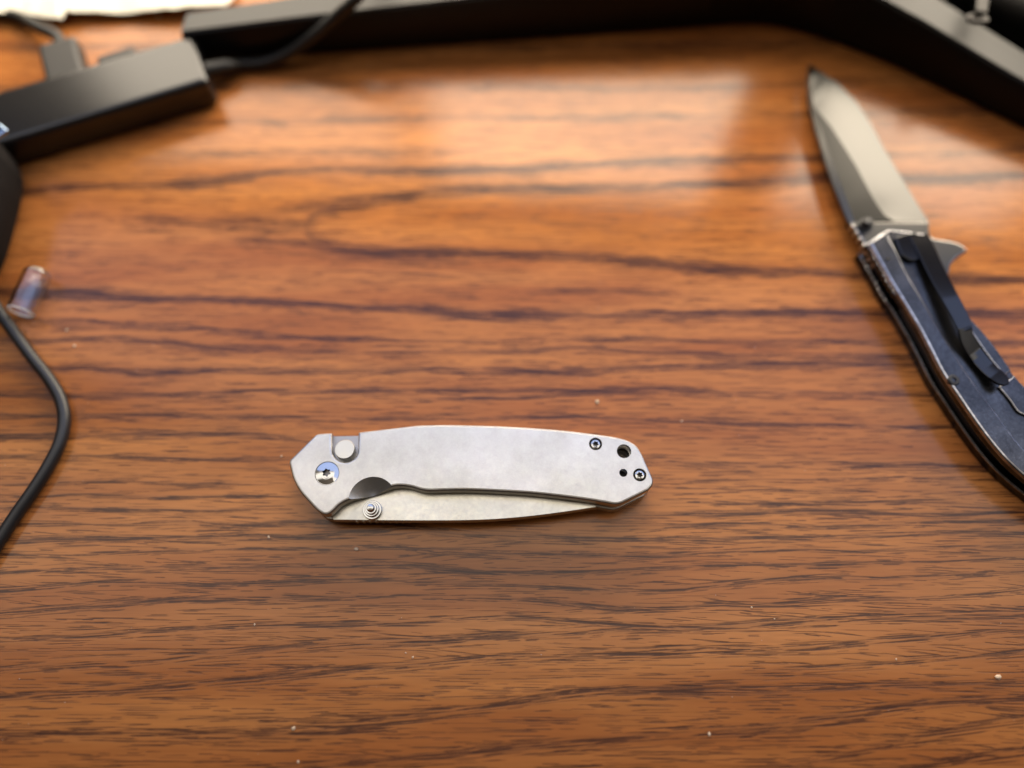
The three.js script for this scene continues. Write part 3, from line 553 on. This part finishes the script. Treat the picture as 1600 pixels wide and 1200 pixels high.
{ // paper
  const E = [[-160, 26], [-60, 20], [0, 22], [30, 18], [55, 22], [86, 29], [97, 27], [106, 20], [150, 18.5], [200, 18], [250, 16.5], [300, 14], [345, 12], [357, 6], [364, -8]].map(([x, y]) => at(x, y, 0.004));
  const n = 40, rowsN = 12, pos = [], idx = [], uv = [];
  const cv = new THREE.CatmullRomCurve3(E, false, 'centripetal');
  const front = cv.getPoints(n), far = 0.12;
  for (const s of [1, 0]) for (let j = 0; j <= rowsN; j++) for (let i = 0; i <= n; i++) {
    const p = front[i], d = j / rowsN * far; const x = p.x - d * 0.06, z = p.z - d;
    const y = 0.0026 + 0.0022 * noise(i * 0.35, j * 0.6, 131) + 0.0012 * noise(i * 0.9, j * 1.2, 132) - (s ? 0 : 0.0004);
    pos.push(x, y, z); uv.push(x, z);
  }
  const W = n + 1, T = W * (rowsN + 1);
  for (let j = 0; j < rowsN; j++) for (let i = 0; i < n; i++) { const a = j * W + i; idx.push(a, a + 1, a + W, a + 1, a + W + 1, a + W, T + a, T + a + W, T + a + 1, T + a + 1, T + a + W, T + a + W + 1); }
  for (let i = 0; i < n; i++) idx.push(i, T + i, i + 1, i + 1, T + i, T + i + 1);
  for (let j = 0; j < rowsN; j++) { const a = j * W + n; idx.push(a, T + a, a + W, a + W, T + a, T + a + W); }
  const g = new THREE.BufferGeometry(); g.setAttribute('position', new THREE.Float32BufferAttribute(pos, 3)); g.setAttribute('uv', new THREE.Float32BufferAttribute(uv, 2)); g.setIndex(idx); g.computeVertexNormals();
  const c = at(150, 10, 0), t = thing('paper_sheet', 'crumpled cream paper sheet at the back of the desk behind the hub box', 'paper', c);
  const pt = dataTex(256, 256, (d, w, h) => { for (let y = 0; y < h; y++) for (let x = 0; x < w; x++) { const i = (y * w + x) * 4, s = 236 + 16 * (fbm(x / 9, y / 9, 141, 3) - 0.5) - (y % 40 < 3 && noise(x * 0.2, y, 143) > 0.35 ? 16 : 0); d[i] = s; d[i + 1] = s - 3; d[i + 2] = s - 14; d[i + 3] = 255; } }, true, 1 / 0.03);
  part('sheet', g, std([0.92, 0.92, 0.9], 0.85, 0, { map: pt }), t);
}
const pullGrey = std([0.045, 0.042, 0.04], 0.7);
{ // dark case behind the right wing of the foot
  const wa = at(1300, 68), wb = at(1600, 205), along = wb.clone().sub(wa).normalize(), behind = new THREE.Vector3(along.z, 0, -along.x); if (behind.z > 0) behind.negate();
  const c = at(1500, 156).addScaledVector(behind, 0.050).addScaledVector(along, 0.030), t = thing('zip_case', 'small black zip case with a dull grey pull behind the monitor foot', 'case', c);
  const b = new RoundedBoxGeometry(0.17, 0.024, 0.058, 5, 0.007); b.rotateY(Math.atan2(-along.z, along.x)); b.translate(c.x, 0.0122, c.z); part('case_body', b, std([0.007, 0.0065, 0.0065], 0.7, 0, { specularIntensity: 0.4 }), t);
  const k = at(1537, 8, 0.0252), k2 = at(1527, 30, 0.0250);
  const ring = new THREE.TorusGeometry(0.0028, 0.0009, 10, 32); ring.rotateX(1.2); ring.translate(k2.x, k2.y, k2.z); part('pull_ring', ring, pullGrey, t);
  const pull = new RoundedBoxGeometry(0.004, 0.0014, 0.012, 3, 0.0006); pull.rotateY(-0.3); pull.translate(k.x, k.y, k.z - 0.002); part('pull_tab', pull, pullGrey, t);
}
{ // crumbs
  const crumbGeo = []; seed = 41;
  for (let v = 0; v < 3; v++) { const g = new THREE.IcosahedronGeometry(1, 1), p = g.attributes.position; for (let i = 0; i < p.count; i++) { const x = p.getX(i), y = p.getY(i), z = p.getZ(i), s = 0.7 + 0.6 * noise(x * 2 + v * 7, y * 2 + z * 3, 151); p.setXYZ(i, x * s * 1.25, y * s * 0.6, z * s * 0.9); } g.computeVertexNormals(); crumbGeo.push(g); }
  const cm = std([0.62, 0.46, 0.3], 0.7);
  const spots = [[557, 858, 0.62], [933, 628, 0.66], [1558, 1058, 0.8], [1108, 1147, 0.5], [459, 1138, 0.55], [420, 839, 0.4], [440, 713, 0.32], [117, 541, 0.5], [105, 516, 0.45], [248, 25, 0.85], [645, 1027, 0.32], [634, 1020, 0.22], [1400, 1030, 0.28], [1174, 949, 0.28], [398, 976, 0.3], [1210, 967, 0.22], [466, 1190, 0.35], [1065, 658, 0.3], [35, 522, 0.3]];
  spots.forEach(([x, y, r], i) => {
    const p = at(x, y); const m = new THREE.Mesh(crumbGeo[i % 3], cm); m.name = numbered('crumb'); m.castShadow = m.receiveShadow = true;
    m.scale.setScalar(r * 0.85 * mm); m.position.set(p.x, r * mm * 0.45, p.z); m.rotation.y = i * 1.7; m.userData = { label: 'tiny pale crumb lying on the brown wood desk', category: 'crumb', group: 'crumbs scattered on the desk' }; scene.add(m);
  });
}
{ // fine dust on the varnish, too small to pick apart
  const g = new THREE.IcosahedronGeometry(1, 0), m = new THREE.InstancedMesh(g, std([0.55, 0.45, 0.36], 0.8), 220), M = new THREE.Matrix4(), Q = new THREE.Quaternion(); seed = 77;
  for (let i = 0; i < 220; i++) { const r = (0.05 + 0.11 * Math.pow(rnd(), 3)) * mm; M.compose(new THREE.Vector3(-0.2 + rnd() * 0.4, r * 0.5, -0.24 + rnd() * 0.27), Q.setFromEuler(new THREE.Euler(rnd() * 3, rnd() * 3, 0)), new THREE.Vector3(r * (1 + rnd()), r * 0.7, r)); m.setMatrixAt(i, M); }
  m.name = 'dust'; m.userData = { kind: 'stuff', label: 'fine pale dust specks spread over the desk top', category: 'dust' }; m.castShadow = m.receiveShadow = true; scene.add(m);
}
renderer.render(scene, camera);
